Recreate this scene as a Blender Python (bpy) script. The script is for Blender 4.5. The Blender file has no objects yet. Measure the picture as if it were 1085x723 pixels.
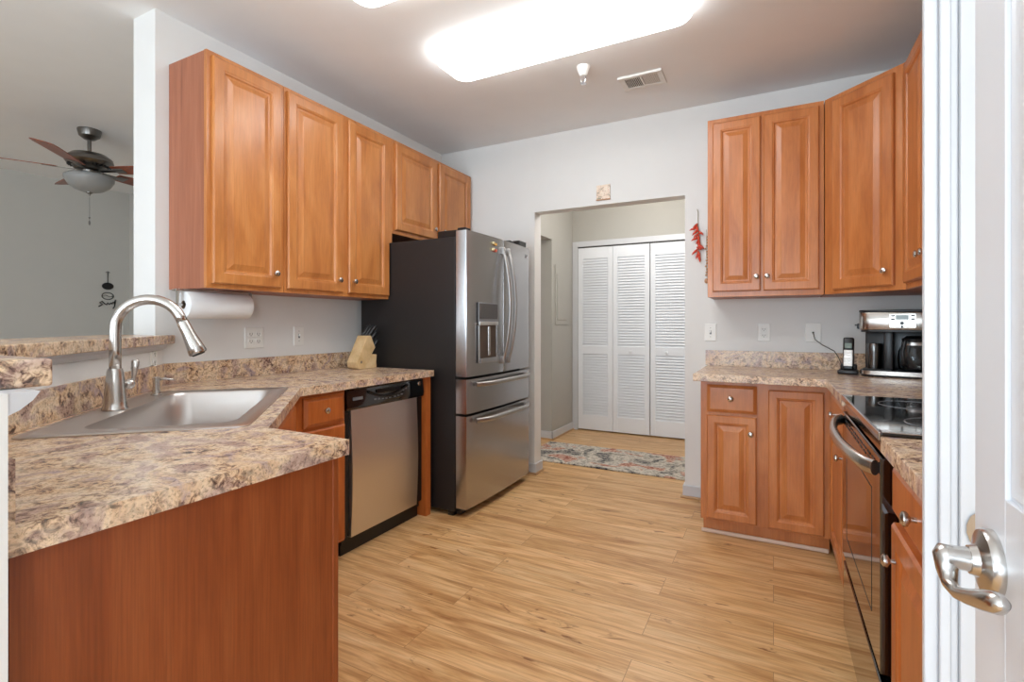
import bpy, bmesh, math, random
from mathutils import Vector, Matrix
random.seed(7)
C = bpy.context.scene.collection
S = bpy.context.scene
PI = math.pi

# ------------------------------------------------------------------ camera, light, exposure
CAM_H = 1.204
cam_d = bpy.data.cameras.new('camera'); cam = bpy.data.objects.new('camera', cam_d); C.objects.link(cam)
cam.location = (0, 0, CAM_H); cam.rotation_euler = (PI/2, 0, math.radians(27.545))
cam_d.sensor_fit = 'HORIZONTAL'; cam_d.sensor_width = 36; cam_d.lens = 531.1/1085*36
cam_d.shift_y = -17.7/1085; cam_d.clip_start = 0.02; cam_d.clip_end = 100
S.camera = cam
S.view_settings.view_transform = 'Standard'; S.view_settings.look = 'None'
S.view_settings.gamma = 1.0; S.view_settings.use_curve_mapping = False
S.view_settings.exposure = 0.88

W = bpy.data.worlds.new('world'); S.world = W; W.use_nodes = True
W.node_tree.nodes['Background'].inputs[0].default_value = (0.80, 0.90, 1.0, 1)
W.node_tree.nodes['Background'].inputs[1].default_value = 1.2

def area(name, loc, rot, sx, sy, power, col=(1, 1, 1)):
    l = bpy.data.lights.new(name, 'AREA'); l.shape = 'RECTANGLE'; l.size = sx; l.size_y = sy
    l.energy = power; l.color = col
    o = bpy.data.objects.new(name, l); C.objects.link(o); o.location = loc; o.rotation_euler = rot
    return o
# daylight from unseen openings behind the camera, plus an added side fill
area('daylight_upfill', (-1.2, -2.85, 1.35), (math.radians(138), 0, math.radians(-12)), 2.6, 2.0, 76, (0.72, 0.87, 1.0))  # unseen lamp at the opening, tilted up to brighten the ceiling
area('side_fill', (1.70, -1.6, 1.35), (math.radians(93), 0, math.radians(62)), 1.5, 1.5, 42, (0.84, 0.93, 1.0))  # added lamp with no window behind it, brightens the shaded left side
area('daylight_living', (-4.8, -2.85, 1.5), (math.radians(100), 0, 0), 1.8, 1.4, 7, (0.93, 0.97, 1.0))
FIX_EMIT = 4.4
HALL_W = 15

# ------------------------------------------------------------------ materials
def lin(c):
    return tuple(((v/255)/12.92 if v/255 <= .04045 else ((v/255+.055)/1.055)**2.4) for v in c) + (1,)
def new_mat(name):
    m = bpy.data.materials.new(name); m.use_nodes = True
    nt = m.node_tree; b = nt.nodes['Principled BSDF']
    return m, nt, b
def N(nt, t, **k):
    n = nt.nodes.new(t)
    for a, v in k.items(): setattr(n, a, v)
    return n
def ramp(nt, stops, interp='LINEAR'):
    r = N(nt, 'ShaderNodeValToRGB'); e = r.color_ramp.elements; r.color_ramp.interpolation = interp
    while len(e) < len(stops): e.new(0.5)
    for i, (p, c) in enumerate(stops): e[i].position = p; e[i].color = c if len(c) == 4 else lin(c)
    return r
def coords(nt, scale, rand=True):
    tc = N(nt, 'ShaderNodeTexCoord'); mp = N(nt, 'ShaderNodeMapping'); mp.inputs['Scale'].default_value = scale
    if rand:
        oi = N(nt, 'ShaderNodeObjectInfo'); mul = N(nt, 'ShaderNodeVectorMath', operation='SCALE')
        mul.inputs[0].default_value = (37, 19, 53); nt.links.new(oi.outputs['Random'], mul.inputs['Scale'])
        add = N(nt, 'ShaderNodeVectorMath', operation='ADD')
        nt.links.new(tc.outputs['Object'], add.inputs[0]); nt.links.new(mul.outputs[0], add.inputs[1])
        nt.links.new(add.outputs[0], mp.inputs['Vector'])
    else:
        nt.links.new(tc.outputs['Object'], mp.inputs['Vector'])
    return mp
def noise(nt, mp, scale, detail=4, rough=.5, dist=0):
    n = N(nt, 'ShaderNodeTexNoise'); n.inputs['Scale'].default_value = scale; n.inputs['Detail'].default_value = detail
    n.inputs['Roughness'].default_value = rough; n.inputs['Distortion'].default_value = dist
    nt.links.new(mp.outputs[0], n.inputs['Vector']); return n
def mix(nt, a, b, fac, mode='MIX'):
    m = N(nt, 'ShaderNodeMix', data_type='RGBA', blend_type=mode)
    for s, v in ((6, a), (7, b), (0, fac)):
        if hasattr(v, 'outputs'): nt.links.new(v.outputs[0], m.inputs[s])
        elif hasattr(v, 'is_linked') or hasattr(v, 'node'): nt.links.new(v, m.inputs[s])
        else: m.inputs[s].default_value = v
    return m
def plain(name, col, rough=.5, metal=0, bump=0, bscale=300, var=0.03, emit=0, coat=0, spec=None):
    m, nt, b = new_mat(name)
    mp = coords(nt, (1, 1, 1))
    n = noise(nt, mp, 6, 3)
    c = lin(col); d = tuple(max(0, x*(1-var*2)) for x in c[:3]) + (1,)
    r = ramp(nt, [(.3, d), (.7, c)])
    nt.links.new(n.outputs[0], r.inputs[0]); nt.links.new(r.outputs[0], b.inputs['Base Color'])
    b.inputs['Roughness'].default_value = rough; b.inputs['Metallic'].default_value = metal
    if coat: b.inputs['Coat Weight'].default_value = coat; b.inputs['Coat Roughness'].default_value = .1
    if spec is not None: b.inputs['Specular IOR Level'].default_value = spec
    if bump:
        n2 = noise(nt, mp, bscale, 2); bp = N(nt, 'ShaderNodeBump'); bp.inputs['Strength'].default_value = bump
        bp.inputs['Distance'].default_value = .002
        nt.links.new(n2.outputs[0], bp.inputs['Height']); nt.links.new(bp.outputs[0], b.inputs['Normal'])
    if emit:
        b.inputs['Emission Color'].default_value = c; b.inputs['Emission Strength'].default_value = emit
    return m
def wood(name, dark, midc, light, rough=.33, grain=.12, sc=(7, 7, 1.6), coat=.2):
    m, nt, b = new_mat(name)
    mp = coords(nt, sc)
    n = noise(nt, mp, 1.6, 5, .55, .6); r = ramp(nt, [(.28, dark), (.5, midc), (.72, light)])
    nt.links.new(n.outputs[0], r.inputs[0])
    mp2 = coords(nt, (sc[0]*9, sc[1]*9, sc[2]*2.2)); n2 = noise(nt, mp2, 2.2, 4, .6, .3)
    r2 = ramp(nt, [(.35, (1-grain, 1-grain, 1-grain, 1)), (.6, (1, 1, 1, 1))])
    nt.links.new(n2.outputs[0], r2.inputs[0])
    mm = mix(nt, r, r2, 1.0, 'MULTIPLY'); nt.links.new(mm.outputs[2], b.inputs['Base Color'])
    b.inputs['Roughness'].default_value = rough; b.inputs['Coat Weight'].default_value = coat
    b.inputs['Coat Roughness'].default_value = .2
    return m
def steel(name, col, rough=.27, axis='z'):
    m, nt, b = new_mat(name)
    s = {'z': (260, 260, 2), 'x': (2, 260, 260), 'y': (260, 2, 260)}[axis]
    mp = coords(nt, s); n = noise(nt, mp, 1, 2)
    r = ramp(nt, [(.3, tuple(x*.985 for x in lin(col)[:3])+(1,)), (.7, lin(col))])
    nt.links.new(n.outputs[0], r.inputs[0]); nt.links.new(r.outputs[0], b.inputs['Base Color'])
    mr = N(nt, 'ShaderNodeMapRange'); mr.inputs[3].default_value = rough*.95; mr.inputs[4].default_value = rough*1.05
    nt.links.new(n.outputs[0], mr.inputs[0]); nt.links.new(mr.outputs[0], b.inputs['Roughness'])
    b.inputs['Metallic'].default_value = 1; b.inputs['Anisotropic'].default_value = .5
    return m

def granite():
    m, nt, b = new_mat('granite_laminate')
    mp = coords(nt, (1, 1, 1), False)
    big = noise(nt, mp, 7, 6, .6, 1.4); r = ramp(nt, [(.32, (186, 158, 146)), (.41, (206, 182, 170)), (.49, (242, 222, 194)), (.56, (232, 204, 172)), (.66, (188, 168, 170))])
    nt.links.new(big.outputs[0], r.inputs[0])
    md = noise(nt, mp, 52, 6, .68, .9); r2 = ramp(nt, [(.33, (44, 36, 40)), (.40, (104, 84, 86)), (.46, (190, 168, 158)), (.52, (246, 236, 224)), (.64, (255, 250, 244)), (.72, (196, 168, 150))])
    nt.links.new(md.outputs[0], r2.inputs[0])
    fi = noise(nt, mp, 150, 4, .7, .3); r3 = ramp(nt, [(.36, (120, 104, 100)), (.47, (246, 240, 234)), (.65, (255, 255, 255))])
    nt.links.new(fi.outputs[0], r3.inputs[0])
    gate = noise(nt, mp, 14, 3, .5, .5); rg = ramp(nt, [(.42, (0.30, 0.30, 0.30, 1)), (.62, (.95, .95, .95, 1))]); nt.links.new(gate.outputs[0], rg.inputs[0])
    def mx(a, c, fac, mode='MULTIPLY'):
        q = N(nt, 'ShaderNodeMix', data_type='RGBA', blend_type=mode)
        nt.links.new(a, q.inputs[6]); nt.links.new(c, q.inputs[7])
        if isinstance(fac, float): q.inputs[0].default_value = fac
        else: nt.links.new(fac, q.inputs[0])
        return q.outputs[2]
    c1 = mx(r.outputs[0], r2.outputs[0], rg.outputs[0]); c2 = mx(c1, r3.outputs[0], .6)
    nt.links.new(c2, b.inputs['Base Color']); b.inputs['Roughness'].default_value = .25
    return m

def floor_mat():
    m, nt, b = new_mat('oak_laminate_floor')
    mp = coords(nt, (1, 1, 1), False)
    br = N(nt, 'ShaderNodeTexBrick'); nt.links.new(mp.outputs[0], br.inputs['Vector'])
    br.offset = .37; br.inputs['Scale'].default_value = 1; br.inputs['Brick Width'].default_value = 1.22
    br.inputs['Row Height'].default_value = .163; br.inputs['Mortar Size'].default_value = .0011
    br.inputs['Mortar Smooth'].default_value = .3; br.inputs['Bias'].default_value = 0
    br.inputs['Color1'].default_value = (0, 0, 0, 1); br.inputs['Color2'].default_value = (1, 1, 1, 1)
    br.inputs['Mortar'].default_value = (.5, .5, .5, 1)
    # plank id shifts the grain so that every board differs
    sc = N(nt, 'ShaderNodeVectorMath', operation='SCALE'); sc.inputs['Scale'].default_value = 17
    nt.links.new(br.outputs['Color'], sc.inputs[0])
    ad = N(nt, 'ShaderNodeVectorMath', operation='ADD'); nt.links.new(mp.outputs[0], ad.inputs[0]); nt.links.new(sc.outputs[0], ad.inputs[1])
    def nz(scl, s, d, ro, di):
        q = N(nt, 'ShaderNodeMapping'); q.inputs['Scale'].default_value = scl; nt.links.new(ad.outputs[0], q.inputs['Vector'])
        return noise(nt, q, s, d, ro, di)
    n = nz((.9, 7, 1), 1.8, 7, .6, 1.2)
    r = ramp(nt, [(.27, (186, 132, 80)), (.42, (216, 168, 112)), (.53, (232, 188, 134)), (.72, (242, 208, 158))])
    nt.links.new(n.outputs[0], r.inputs[0])
    n2 = nz((3, 60, 1), 1.5, 4, .6, .4); r2 = ramp(nt, [(.35, (.74, .68, .62, 1)), (.6, (1, 1, 1, 1))]); nt.links.new(n2.outputs[0], r2.inputs[0])
    m1 = mix(nt, r, r2, 1.0, 'MULTIPLY')
    n3 = nz((3.2, 9, 1), 1.7, 5, .6, 1.2); r3 = ramp(nt, [(.29, (.40, .28, .18, 1)), (.37, (1, 1, 1, 1))]); nt.links.new(n3.outputs[0], r3.inputs[0])
    m2 = N(nt, 'ShaderNodeMix', data_type='RGBA', blend_type='MULTIPLY'); m2.inputs[0].default_value = 1
    nt.links.new(m1.outputs[2], m2.inputs[6]); nt.links.new(r3.outputs[0], m2.inputs[7])
    rp = ramp(nt, [(0, (.86, .83, .80, 1)), (1, (1.0, 1.0, 1.0, 1))]); nt.links.new(br.outputs['Color'], rp.inputs[0])
    m4 = N(nt, 'ShaderNodeMix', data_type='RGBA', blend_type='MULTIPLY'); m4.inputs[0].default_value = 1
    nt.links.new(m2.outputs[2], m4.inputs[6]); nt.links.new(rp.outputs[0], m4.inputs[7])
    m5 = N(nt, 'ShaderNodeMix', data_type='RGBA'); m5.inputs[7].default_value = lin((150, 108, 68))
    nt.links.new(br.outputs['Fac'], m5.inputs[0]); nt.links.new(m4.outputs[2], m5.inputs[6])
    nt.links.new(m5.outputs[2], b.inputs['Base Color']); b.inputs['Roughness'].default_value = .36
    b.inputs['Specular IOR Level'].default_value = .4
    return m

def rug_mat():
    m, nt, b = new_mat('rug_pile')
    mp = coords(nt, (1, 1, 1), False)
    big = noise(nt, mp, 4.2, 3, .5, .8); fine = noise(nt, mp, 42, 5, .7, .5)
    r1 = ramp(nt, [(.40, (40, 42, 54)), (.46, (196, 184, 168)), (.56, (206, 196, 182)), (.60, (198, 116, 84)), (.72, (180, 92, 62))]); nt.links.new(big.outputs[0], r1.inputs[0])
    r2 = ramp(nt, [(.46, (44, 42, 48)), (.51, (212, 200, 184))]); nt.links.new(fine.outputs[0], r2.inputs[0])
    mm = mix(nt, r1, r2, .46); nt.links.new(mm.outputs[2], b.inputs['Base Color']); b.inputs['Roughness'].default_value = .95
    return m

def glass_mat():
    m, nt, b = new_mat('clear_glass')
    b.inputs['Base Color'].default_value = (.9, .93, .95, 1); b.inputs['Roughness'].default_value = .02
    b.inputs['Transmission Weight'].default_value = 1; b.inputs['IOR'].default_value = 1.3
    return m

M = {}
M['maple'] = wood('stained_maple', (178, 108, 54), (198, 126, 66), (210, 142, 82))
M['maple_warm'] = wood('stained_maple_warm', (176, 102, 52), (196, 120, 64), (208, 134, 78))
M['maple_base'] = wood('stained_maple_base', (168, 86, 34), (190, 104, 46), (202, 118, 58))
M['side'] = wood('cabinet_side_veneer', (140, 82, 58), (162, 98, 70), (176, 112, 82), rough=.45, grain=.16, sc=(16, 16, .9), coat=0)
M['endpanel'] = wood('end_panel_veneer', (130, 62, 26), (146, 74, 34), (158, 86, 44), rough=.42, grain=.2, sc=(11, 11, 1.1), coat=0)
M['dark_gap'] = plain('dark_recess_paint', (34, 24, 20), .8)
M['granite'] = granite(); M['floor'] = floor_mat(); M['rug'] = rug_mat(); M['glass'] = glass_mat()
M['wall'] = plain('wall_paint', (228, 227, 224), .75, var=.01, bump=.05)
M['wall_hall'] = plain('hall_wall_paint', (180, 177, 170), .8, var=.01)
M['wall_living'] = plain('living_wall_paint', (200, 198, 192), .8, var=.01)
M['ceiling'] = plain('ceiling_paint', (240, 241, 241), .85, var=.01, bump=.08, bscale=120)
M['trim'] = plain('white_trim_paint', (206, 207, 210), .35, var=.01)
M['shoe'] = plain('shoe_moulding_wood', (196, 160, 122), .5)
M['kick_trim'] = plain('pale_quarter_round', (222, 196, 176), .5)
M['doorwhite'] = plain('door_paint', (224, 226, 230), .35, var=.01)
M['closet'] = plain('closet_door_paint', (234, 236, 240), .45, var=.01)
M['steel'] = steel('brushed_steel', (226, 223, 220), .34)
M['steel_fridge'] = steel('fridge_steel', (182, 180, 180), .26)
M['steel_sink'] = steel('sink_steel', (206, 200, 196), .34, 'x')
M['steel_dark'] = plain('dark_steel', (110, 108, 106), .25, 1)
M['coffee_steel'] = steel('coffee_steel', (176, 168, 160), .22)
M['handle'] = plain('brushed_handle', (176, 174, 172), .36, 1, var=.02)
M['nickel'] = plain('satin_nickel', (202, 199, 195), .24, 1, var=.02)
M['nickel_fan'] = plain('fan_nickel', (128, 125, 121), .3, 1, var=.02)
M['chrome'] = plain('polished_steel', (215, 215, 218), .12, 1, var=.02)
M['black'] = plain('black_plastic', (16, 16, 18), .35)
M['blackgloss'] = plain('black_glass', (5, 5, 6), .04, spec=.8, var=0, coat=.6)
M['blackside'] = plain('black_textured_side', (30, 27, 27), .45, bump=.15, bscale=500)
M['grey'] = plain('grey_plastic', (120, 122, 126), .4)
M['white'] = plain('white_plastic', (236, 235, 230), .4, var=.01)
M['dark'] = plain('outlet_slot_dark', (60, 58, 55), .6)
M['paper'] = plain('paper_towel', (240, 239, 238), .9, bump=.3, bscale=160, var=.02)
M['card'] = plain('cardboard_core', (140, 122, 104), .9)
M['block'] = wood('pale_block_wood', (206, 170, 118), (224, 190, 140), (234, 204, 158), grain=.1, sc=(6, 6, 6))
M['blade'] = wood('fan_blade_wood', (112, 48, 20), (138, 62, 26), (152, 76, 36), sc=(3, 12, 12))
M['frost'] = plain('frosted_glass_bowl', (150, 151, 150), .35, var=.04)
M['chili'] = plain('red_chili', (220, 72, 44), .35, var=.15)
M['stem'] = plain('dried_stem', (140, 124, 84), .7)
M['tan'] = plain('tan_beads', (196, 152, 116), .6, var=.1)
M['cloth_tape'] = plain('fixture_housing', (236, 236, 236), .5)
M['screen'] = plain('lcd_screen', (120, 134, 124), .2)
M['magnet_red'] = plain('magnet_red', (206, 92, 62), .5, var=.1)
M['magnet_cream'] = plain('magnet_cream', (236, 222, 176), .5)
M['gold'] = plain('magnet_yellow', (224, 176, 84), .5)
def emit_mat(name, col, s):
    m, nt, b = new_mat(name); b.inputs['Base Color'].default_value = lin(col)
    b.inputs['Emission Color'].default_value = (.95, .985, 1, 1); b.inputs['Emission Strength'].default_value = s
    mp = coords(nt, (1, 1, 1), False); n = noise(nt, mp, 2, 1)
    mr = N(nt, 'ShaderNodeMapRange'); mr.inputs[3].default_value = s*.97; mr.inputs[4].default_value = s*1.03
    nt.links.new(n.outputs[0], mr.inputs[0]); nt.links.new(mr.outputs[0], b.inputs['Emission Strength'])
    return m
M['lamp'] = emit_mat('lit_diffuser', (250, 250, 248), FIX_EMIT)
def tile_mat():
    m, nt, b = new_mat('painted_tile'); mp = coords(nt, (1, 1, 1), False)
    n = noise(nt, mp, 38, 4, .6, 1); r = ramp(nt, [(.36, (150, 140, 120)), (.46, (226, 200, 176)), (.6, (232, 222, 206)), (.68, (206, 140, 108))])
    nt.links.new(n.outputs[0], r.inputs[0]); nt.links.new(r.outputs[0], b.inputs['Base Color']); b.inputs['Roughness'].default_value = .3
    return m
M['tile'] = tile_mat()

# ------------------------------------------------------------------ mesh builder
class MB:
    def __init__(s): s.bm = bmesh.new()
    def _merge(s, t, mat=None):
        if mat is not None: bmesh.ops.transform(t, matrix=mat, verts=t.verts)
        me = bpy.data.meshes.new('tmp'); t.to_mesh(me); t.free(); s.bm.from_mesh(me); bpy.data.meshes.remove(me)
    def box(s, x0, x1, y0, y1, z0, z1, bev=0, seg=2, mat=None):
        t = bmesh.new(); bmesh.ops.create_cube(t, size=1)
        for v in t.verts: v.co = Vector(((x0+x1)/2+v.co.x*(x1-x0), (y0+y1)/2+v.co.y*(y1-y0), (z0+z1)/2+v.co.z*(z1-z0)))
        if bev: bmesh.ops.bevel(t, geom=t.edges[:], offset=bev, segments=seg, affect='EDGES', profile=.5)
        s._merge(t, mat); return s
    def prism(s, poly, z0, z1, bev=0, mat=None, hole=None):
        t = bmesh.new()
        if hole is None:
            vs = [t.verts.new((x, y, z0)) for x, y in poly]; f = t.faces.new(vs)
        else:
            es = []
            for loop in (poly, hole):
                vs = [t.verts.new((x, y, z0)) for x, y in loop]
                es += [t.edges.new((vs[i], vs[(i+1) % len(vs)])) for i in range(len(vs))]
            bmesh.ops.triangle_fill(t, edges=es, use_beauty=True, use_dissolve=True)
        fs = t.faces[:]
        g = bmesh.ops.extrude_face_region(t, geom=fs)
        for v in g['geom']:
            if isinstance(v, bmesh.types.BMVert): v.co.z = z1
        bmesh.ops.recalc_face_normals(t, faces=t.faces[:])
        if bev:
            ed = [e for e in t.edges if e.is_manifold and e.calc_face_angle(0) > .5]
            bmesh.ops.bevel(t, geom=ed, offset=bev, segments=2, affect='EDGES', profile=.5)
        s._merge(t, mat); return s
    def lathe(s, prof, seg=24, mat=None, cap=True):
        t = bmesh.new(); rings = []
        for r, z in prof:
            if r < 1e-5: rings.append([t.verts.new((0, 0, z))])
            else: rings.append([t.verts.new((r*math.cos(2*PI*i/seg), r*math.sin(2*PI*i/seg), z)) for i in range(seg)])
        for a, b in zip(rings, rings[1:]):
            for i in range(seg):
                j = (i+1) % seg
                if len(a) == 1 and len(b) == 1: continue
                if len(a) == 1: t.faces.new((a[0], b[j], b[i]))
                elif len(b) == 1: t.faces.new((a[i], a[j], b[0]))
                else: t.faces.new((a[i], a[j], b[j], b[i]))
        if cap:
            for r in (rings[0], rings[-1]):
                if len(r) > 1: t.faces.new(r)
        bmesh.ops.recalc_face_normals(t, faces=t.faces[:])
        s._merge(t, mat); return s
    def tube(s, pts, r, seg=10, sz=1.0, closed=False, mat=None):
        pts = [Vector(p) for p in pts]; n = len(pts); rr = r if isinstance(r, (list, tuple)) else [r]*n
        t = bmesh.new(); rings = []; up = None
        for i, p in enumerate(pts):
            a = pts[i-1] if (i or closed) else p; b = pts[(i+1) % n] if (i < n-1 or closed) else p
            d = (b-a).normalized()
            if up is None:
                up = Vector((0, 0, 1)) if abs(d.z) < .9 else Vector((1, 0, 0))
            u = (up - d*up.dot(d)).normalized(); w = d.cross(u); up = u
            rings.append([t.verts.new(p+(u*math.cos(2*PI*k/seg)*sz+w*math.sin(2*PI*k/seg))*rr[i]) for k in range(seg)])
        rng = range(n) if closed else range(n-1)
        for i in rng:
            a, b = rings[i], rings[(i+1) % n]
            for k in range(seg): t.faces.new((a[k], a[(k+1) % seg], b[(k+1) % seg], b[k]))
        if not closed: t.faces.new(rings[0][::-1]); t.faces.new(rings[-1])
        bmesh.ops.recalc_face_normals(t, faces=t.faces[:])
        s._merge(t, mat); return s
    def panel(s, x0, x1, z0, z1, yb, rings, mat=None):
        """front facing -y: rings = (inset, distance in front of yb)"""
        t = bmesh.new(); L = []
        for i, d in rings:
            L.append([t.verts.new(c) for c in ((x0+i, yb-d, z0+i), (x1-i, yb-d, z0+i), (x1-i, yb-d, z1-i), (x0+i, yb-d, z1-i))])
        t.faces.new(L[0][::-1])
        for a, b in zip(L, L[1:]):
            for k in range(4): t.faces.new((a[k], a[(k+1) % 4], b[(k+1) % 4], b[k]))
        t.faces.new(L[-1]); bmesh.ops.recalc_face_normals(t, faces=t.faces[:])
        s._merge(t, mat); return s
    def sphere(s, c, r, sc=(1, 1, 1), seg=16, mat=None):
        t = bmesh.new(); bmesh.ops.create_uvsphere(t, u_segments=seg, v_segments=max(6, seg//2), radius=r)
        for v in t.verts: v.co = Vector((c[0]+v.co.x*sc[0], c[1]+v.co.y*sc[1], c[2]+v.co.z*sc[2]))
        s._merge(t, mat); return s

def obj(name, mb, mat, parent=None, smooth=False, loc=None):
    me = bpy.data.meshes.new(name); mb.bm.to_mesh(me); mb.bm.free()
    o = bpy.data.objects.new(name, me); C.objects.link(o); me.materials.append(M[mat] if isinstance(mat, str) else mat)
    if parent: o.parent = parent
    if loc: o.location = loc
    if smooth:
        for p in me.polygons: p.use_smooth = True
        if smooth != 'all':
            bm = bmesh.new(); bm.from_mesh(me)
            for e in bm.edges:
                if e.is_manifold and e.calc_face_angle(0) > math.radians(38): e.smooth = False
            bm.to_mesh(me); bm.free()
    return o
def tag(o, label, cat, group=None, kind=None):
    o['label'] = label; o['category'] = cat
    if group: o['group'] = group
    if kind: o['kind'] = kind
    return o
def thing(name, label, cat, loc=(0, 0, 0), rotz=0, group=None):
    o = bpy.data.objects.new(name, None); C.objects.link(o); o.location = loc
    o.rotation_euler = (0, 0, math.radians(rotz)); o.empty_display_size = .05
    return tag(o, label, cat, group)
def struct(name, mb, mat, label=None, cat=None, smooth=False):
    o = obj(name, mb, mat, smooth=smooth); o['kind'] = 'structure'
    if label: o['label'] = label
    if cat: o['category'] = cat
    return o
def copy_tree(o, parent=None):
    c = o.copy(); C.objects.link(c)
    if parent: c.parent = parent
    for ch in [x for x in bpy.data.objects if x.parent == o and x != c]: copy_tree(ch, c)
    return c

# ------------------------------------------------------------------ dimensions
XL, YB, ZC = -2.61, 3.657, 2.71
XR = .875
# ------------------------------------------------------------------ setting
struct('floor', MB().box(-6.75, 1.9, -3.1, 6.1, -.1, 0), 'floor', 'light oak plank laminate floor running through kitchen and hall', 'floor')
struct('ceiling', MB().box(-6.75, 1.9, -3.1, 6.1, ZC, ZC+.1), 'ceiling', 'flat pale grey ceiling', 'ceiling')
struct('wall_left', MB().box(-2.80, XL, 1.33, YB, 0, ZC), 'wall', 'white wall with squared end behind the left cabinets', 'wall')
b = MB(); b.box(-2.80, -1.702, YB, YB+.12, 0, ZC); b.box(-1.702, -.547, YB, YB+.12, 2.105, ZC); b.box(-.547, 1.0, YB, YB+.12, 0, ZC)
struct('wall_back', b, 'wall', 'white back wall with wide cased opening to the hall', 'wall')
struct('wall_right', MB().box(XR, XR+.12, .95, YB, 0, ZC), 'wall', 'white right wall behind the range', 'wall')
# short wall and casing at the near right
struct('wall_near_right', MB().box(.262, 1.0, .945, .985, 0, ZC).box(.215, .262, .95, .985, 0, ZC), 'wall', 'short white wall beside the near door', 'wall')
b = MB()
for x0, x1, t in ((.1975, .214, .012), (.214, .226, .020), (.226, .236, .015), (.236, .262, .022)):
    b.box(x0, x1, .95-t, .951, 0, 2.60, .002)
b.box(.2065, .2155, .9505, .985, 0, 2.60)
struct('trim_1', b, 'trim', 'white fluted door casing at the right edge of the photo', 'trim')
# half wall
E1 = -1.245
hw = [(-.945, .285), (E1-.285, .285), (XL, E1-XL), (XL, 1.33), (-2.80, 1.33), (-2.80, 1.39), (-2.86, 1.39-.0), (-1.60, .15), (-.945, .15)]
hw = [(-.915, .285), (E1-.285, .285), (XL+.0, E1-XL), (XL, 1.328), (-2.745, 1.328), (-1.58, .163), (-.915, .163)]
hw[2] = (XL+.002, E1-XL-.002)
struct('wall_half', MB().prism(hw, 0, 1.110), 'wall', 'white knee wall carrying the raised bar top', 'wall')
# cove moulding under the bar top, swept along the half wall
def sweep(path, norms, prof):
    t = MB(); vs = []
    for (x, y), (nx, ny) in zip(path, norms):
        vs.append([t.bm.verts.new((x+nx*d, y+ny*d, z)) for d, z in prof])
    for a, c in zip(vs, vs[1:]):
        for k in range(len(prof)): t.bm.faces.new((a[k], a[(k+1) % len(prof)], c[(k+1) % len(prof)], c[k]))
    t.bm.faces.new(vs[0]); t.bm.faces.new(vs[-1][::-1])
    bmesh.ops.recalc_face_normals(t.bm, faces=t.bm.faces[:]); return t
q = .7071
struct('trim_2', sweep([(-.917, .2855), (E1-.285, .2855), (XL+.003, E1-XL)], [(0, 1), (q*.5858*.7071*1.0+0, 1.0), (q*1.41, 0)],
       [(0, 1.080), (.012, 1.086), (.026, 1.098), (.034, 1.110), (0, 1.110)]), 'trim', 'white cove moulding under the bar top', 'trim')
# living room
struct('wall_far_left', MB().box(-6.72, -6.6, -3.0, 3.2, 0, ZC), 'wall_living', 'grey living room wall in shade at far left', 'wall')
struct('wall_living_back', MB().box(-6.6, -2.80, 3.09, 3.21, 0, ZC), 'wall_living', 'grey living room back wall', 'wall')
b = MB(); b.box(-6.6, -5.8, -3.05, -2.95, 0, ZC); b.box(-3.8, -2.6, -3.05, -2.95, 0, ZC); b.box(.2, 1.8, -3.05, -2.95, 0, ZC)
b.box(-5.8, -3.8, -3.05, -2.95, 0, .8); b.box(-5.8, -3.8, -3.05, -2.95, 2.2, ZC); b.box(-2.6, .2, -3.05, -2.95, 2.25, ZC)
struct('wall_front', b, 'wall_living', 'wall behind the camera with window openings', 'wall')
struct('wall_side', MB().box(1.75, 1.85, -3, .945, 0, ZC), 'wall', 'side wall behind the camera', 'wall')
# hall
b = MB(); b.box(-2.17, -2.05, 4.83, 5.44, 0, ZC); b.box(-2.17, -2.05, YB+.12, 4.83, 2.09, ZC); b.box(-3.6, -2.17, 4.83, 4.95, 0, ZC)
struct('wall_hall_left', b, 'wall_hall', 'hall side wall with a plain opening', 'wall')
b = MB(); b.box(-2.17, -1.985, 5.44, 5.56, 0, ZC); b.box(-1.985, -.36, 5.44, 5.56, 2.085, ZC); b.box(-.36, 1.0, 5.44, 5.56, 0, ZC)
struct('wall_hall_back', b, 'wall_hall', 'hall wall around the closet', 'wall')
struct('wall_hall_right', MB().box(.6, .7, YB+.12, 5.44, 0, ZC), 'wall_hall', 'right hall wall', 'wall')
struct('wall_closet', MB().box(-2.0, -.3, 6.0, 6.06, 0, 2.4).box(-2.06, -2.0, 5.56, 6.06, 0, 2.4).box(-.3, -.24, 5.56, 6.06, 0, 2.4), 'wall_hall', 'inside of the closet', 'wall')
b = MB(); cx0, cx1 = -1.985, -.36
b.box(cx0-.062, cx0, 5.422, 5.44, 0, 2.146, .003); b.box(cx1, cx1+.062, 5.422, 5.44, 0, 2.146, .003); b.box(cx0, cx1, 5.422, 5.44, 2.085, 2.146, .003)
struct('trim_3', b, 'trim', 'white casing around the closet doors', 'trim')
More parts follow.
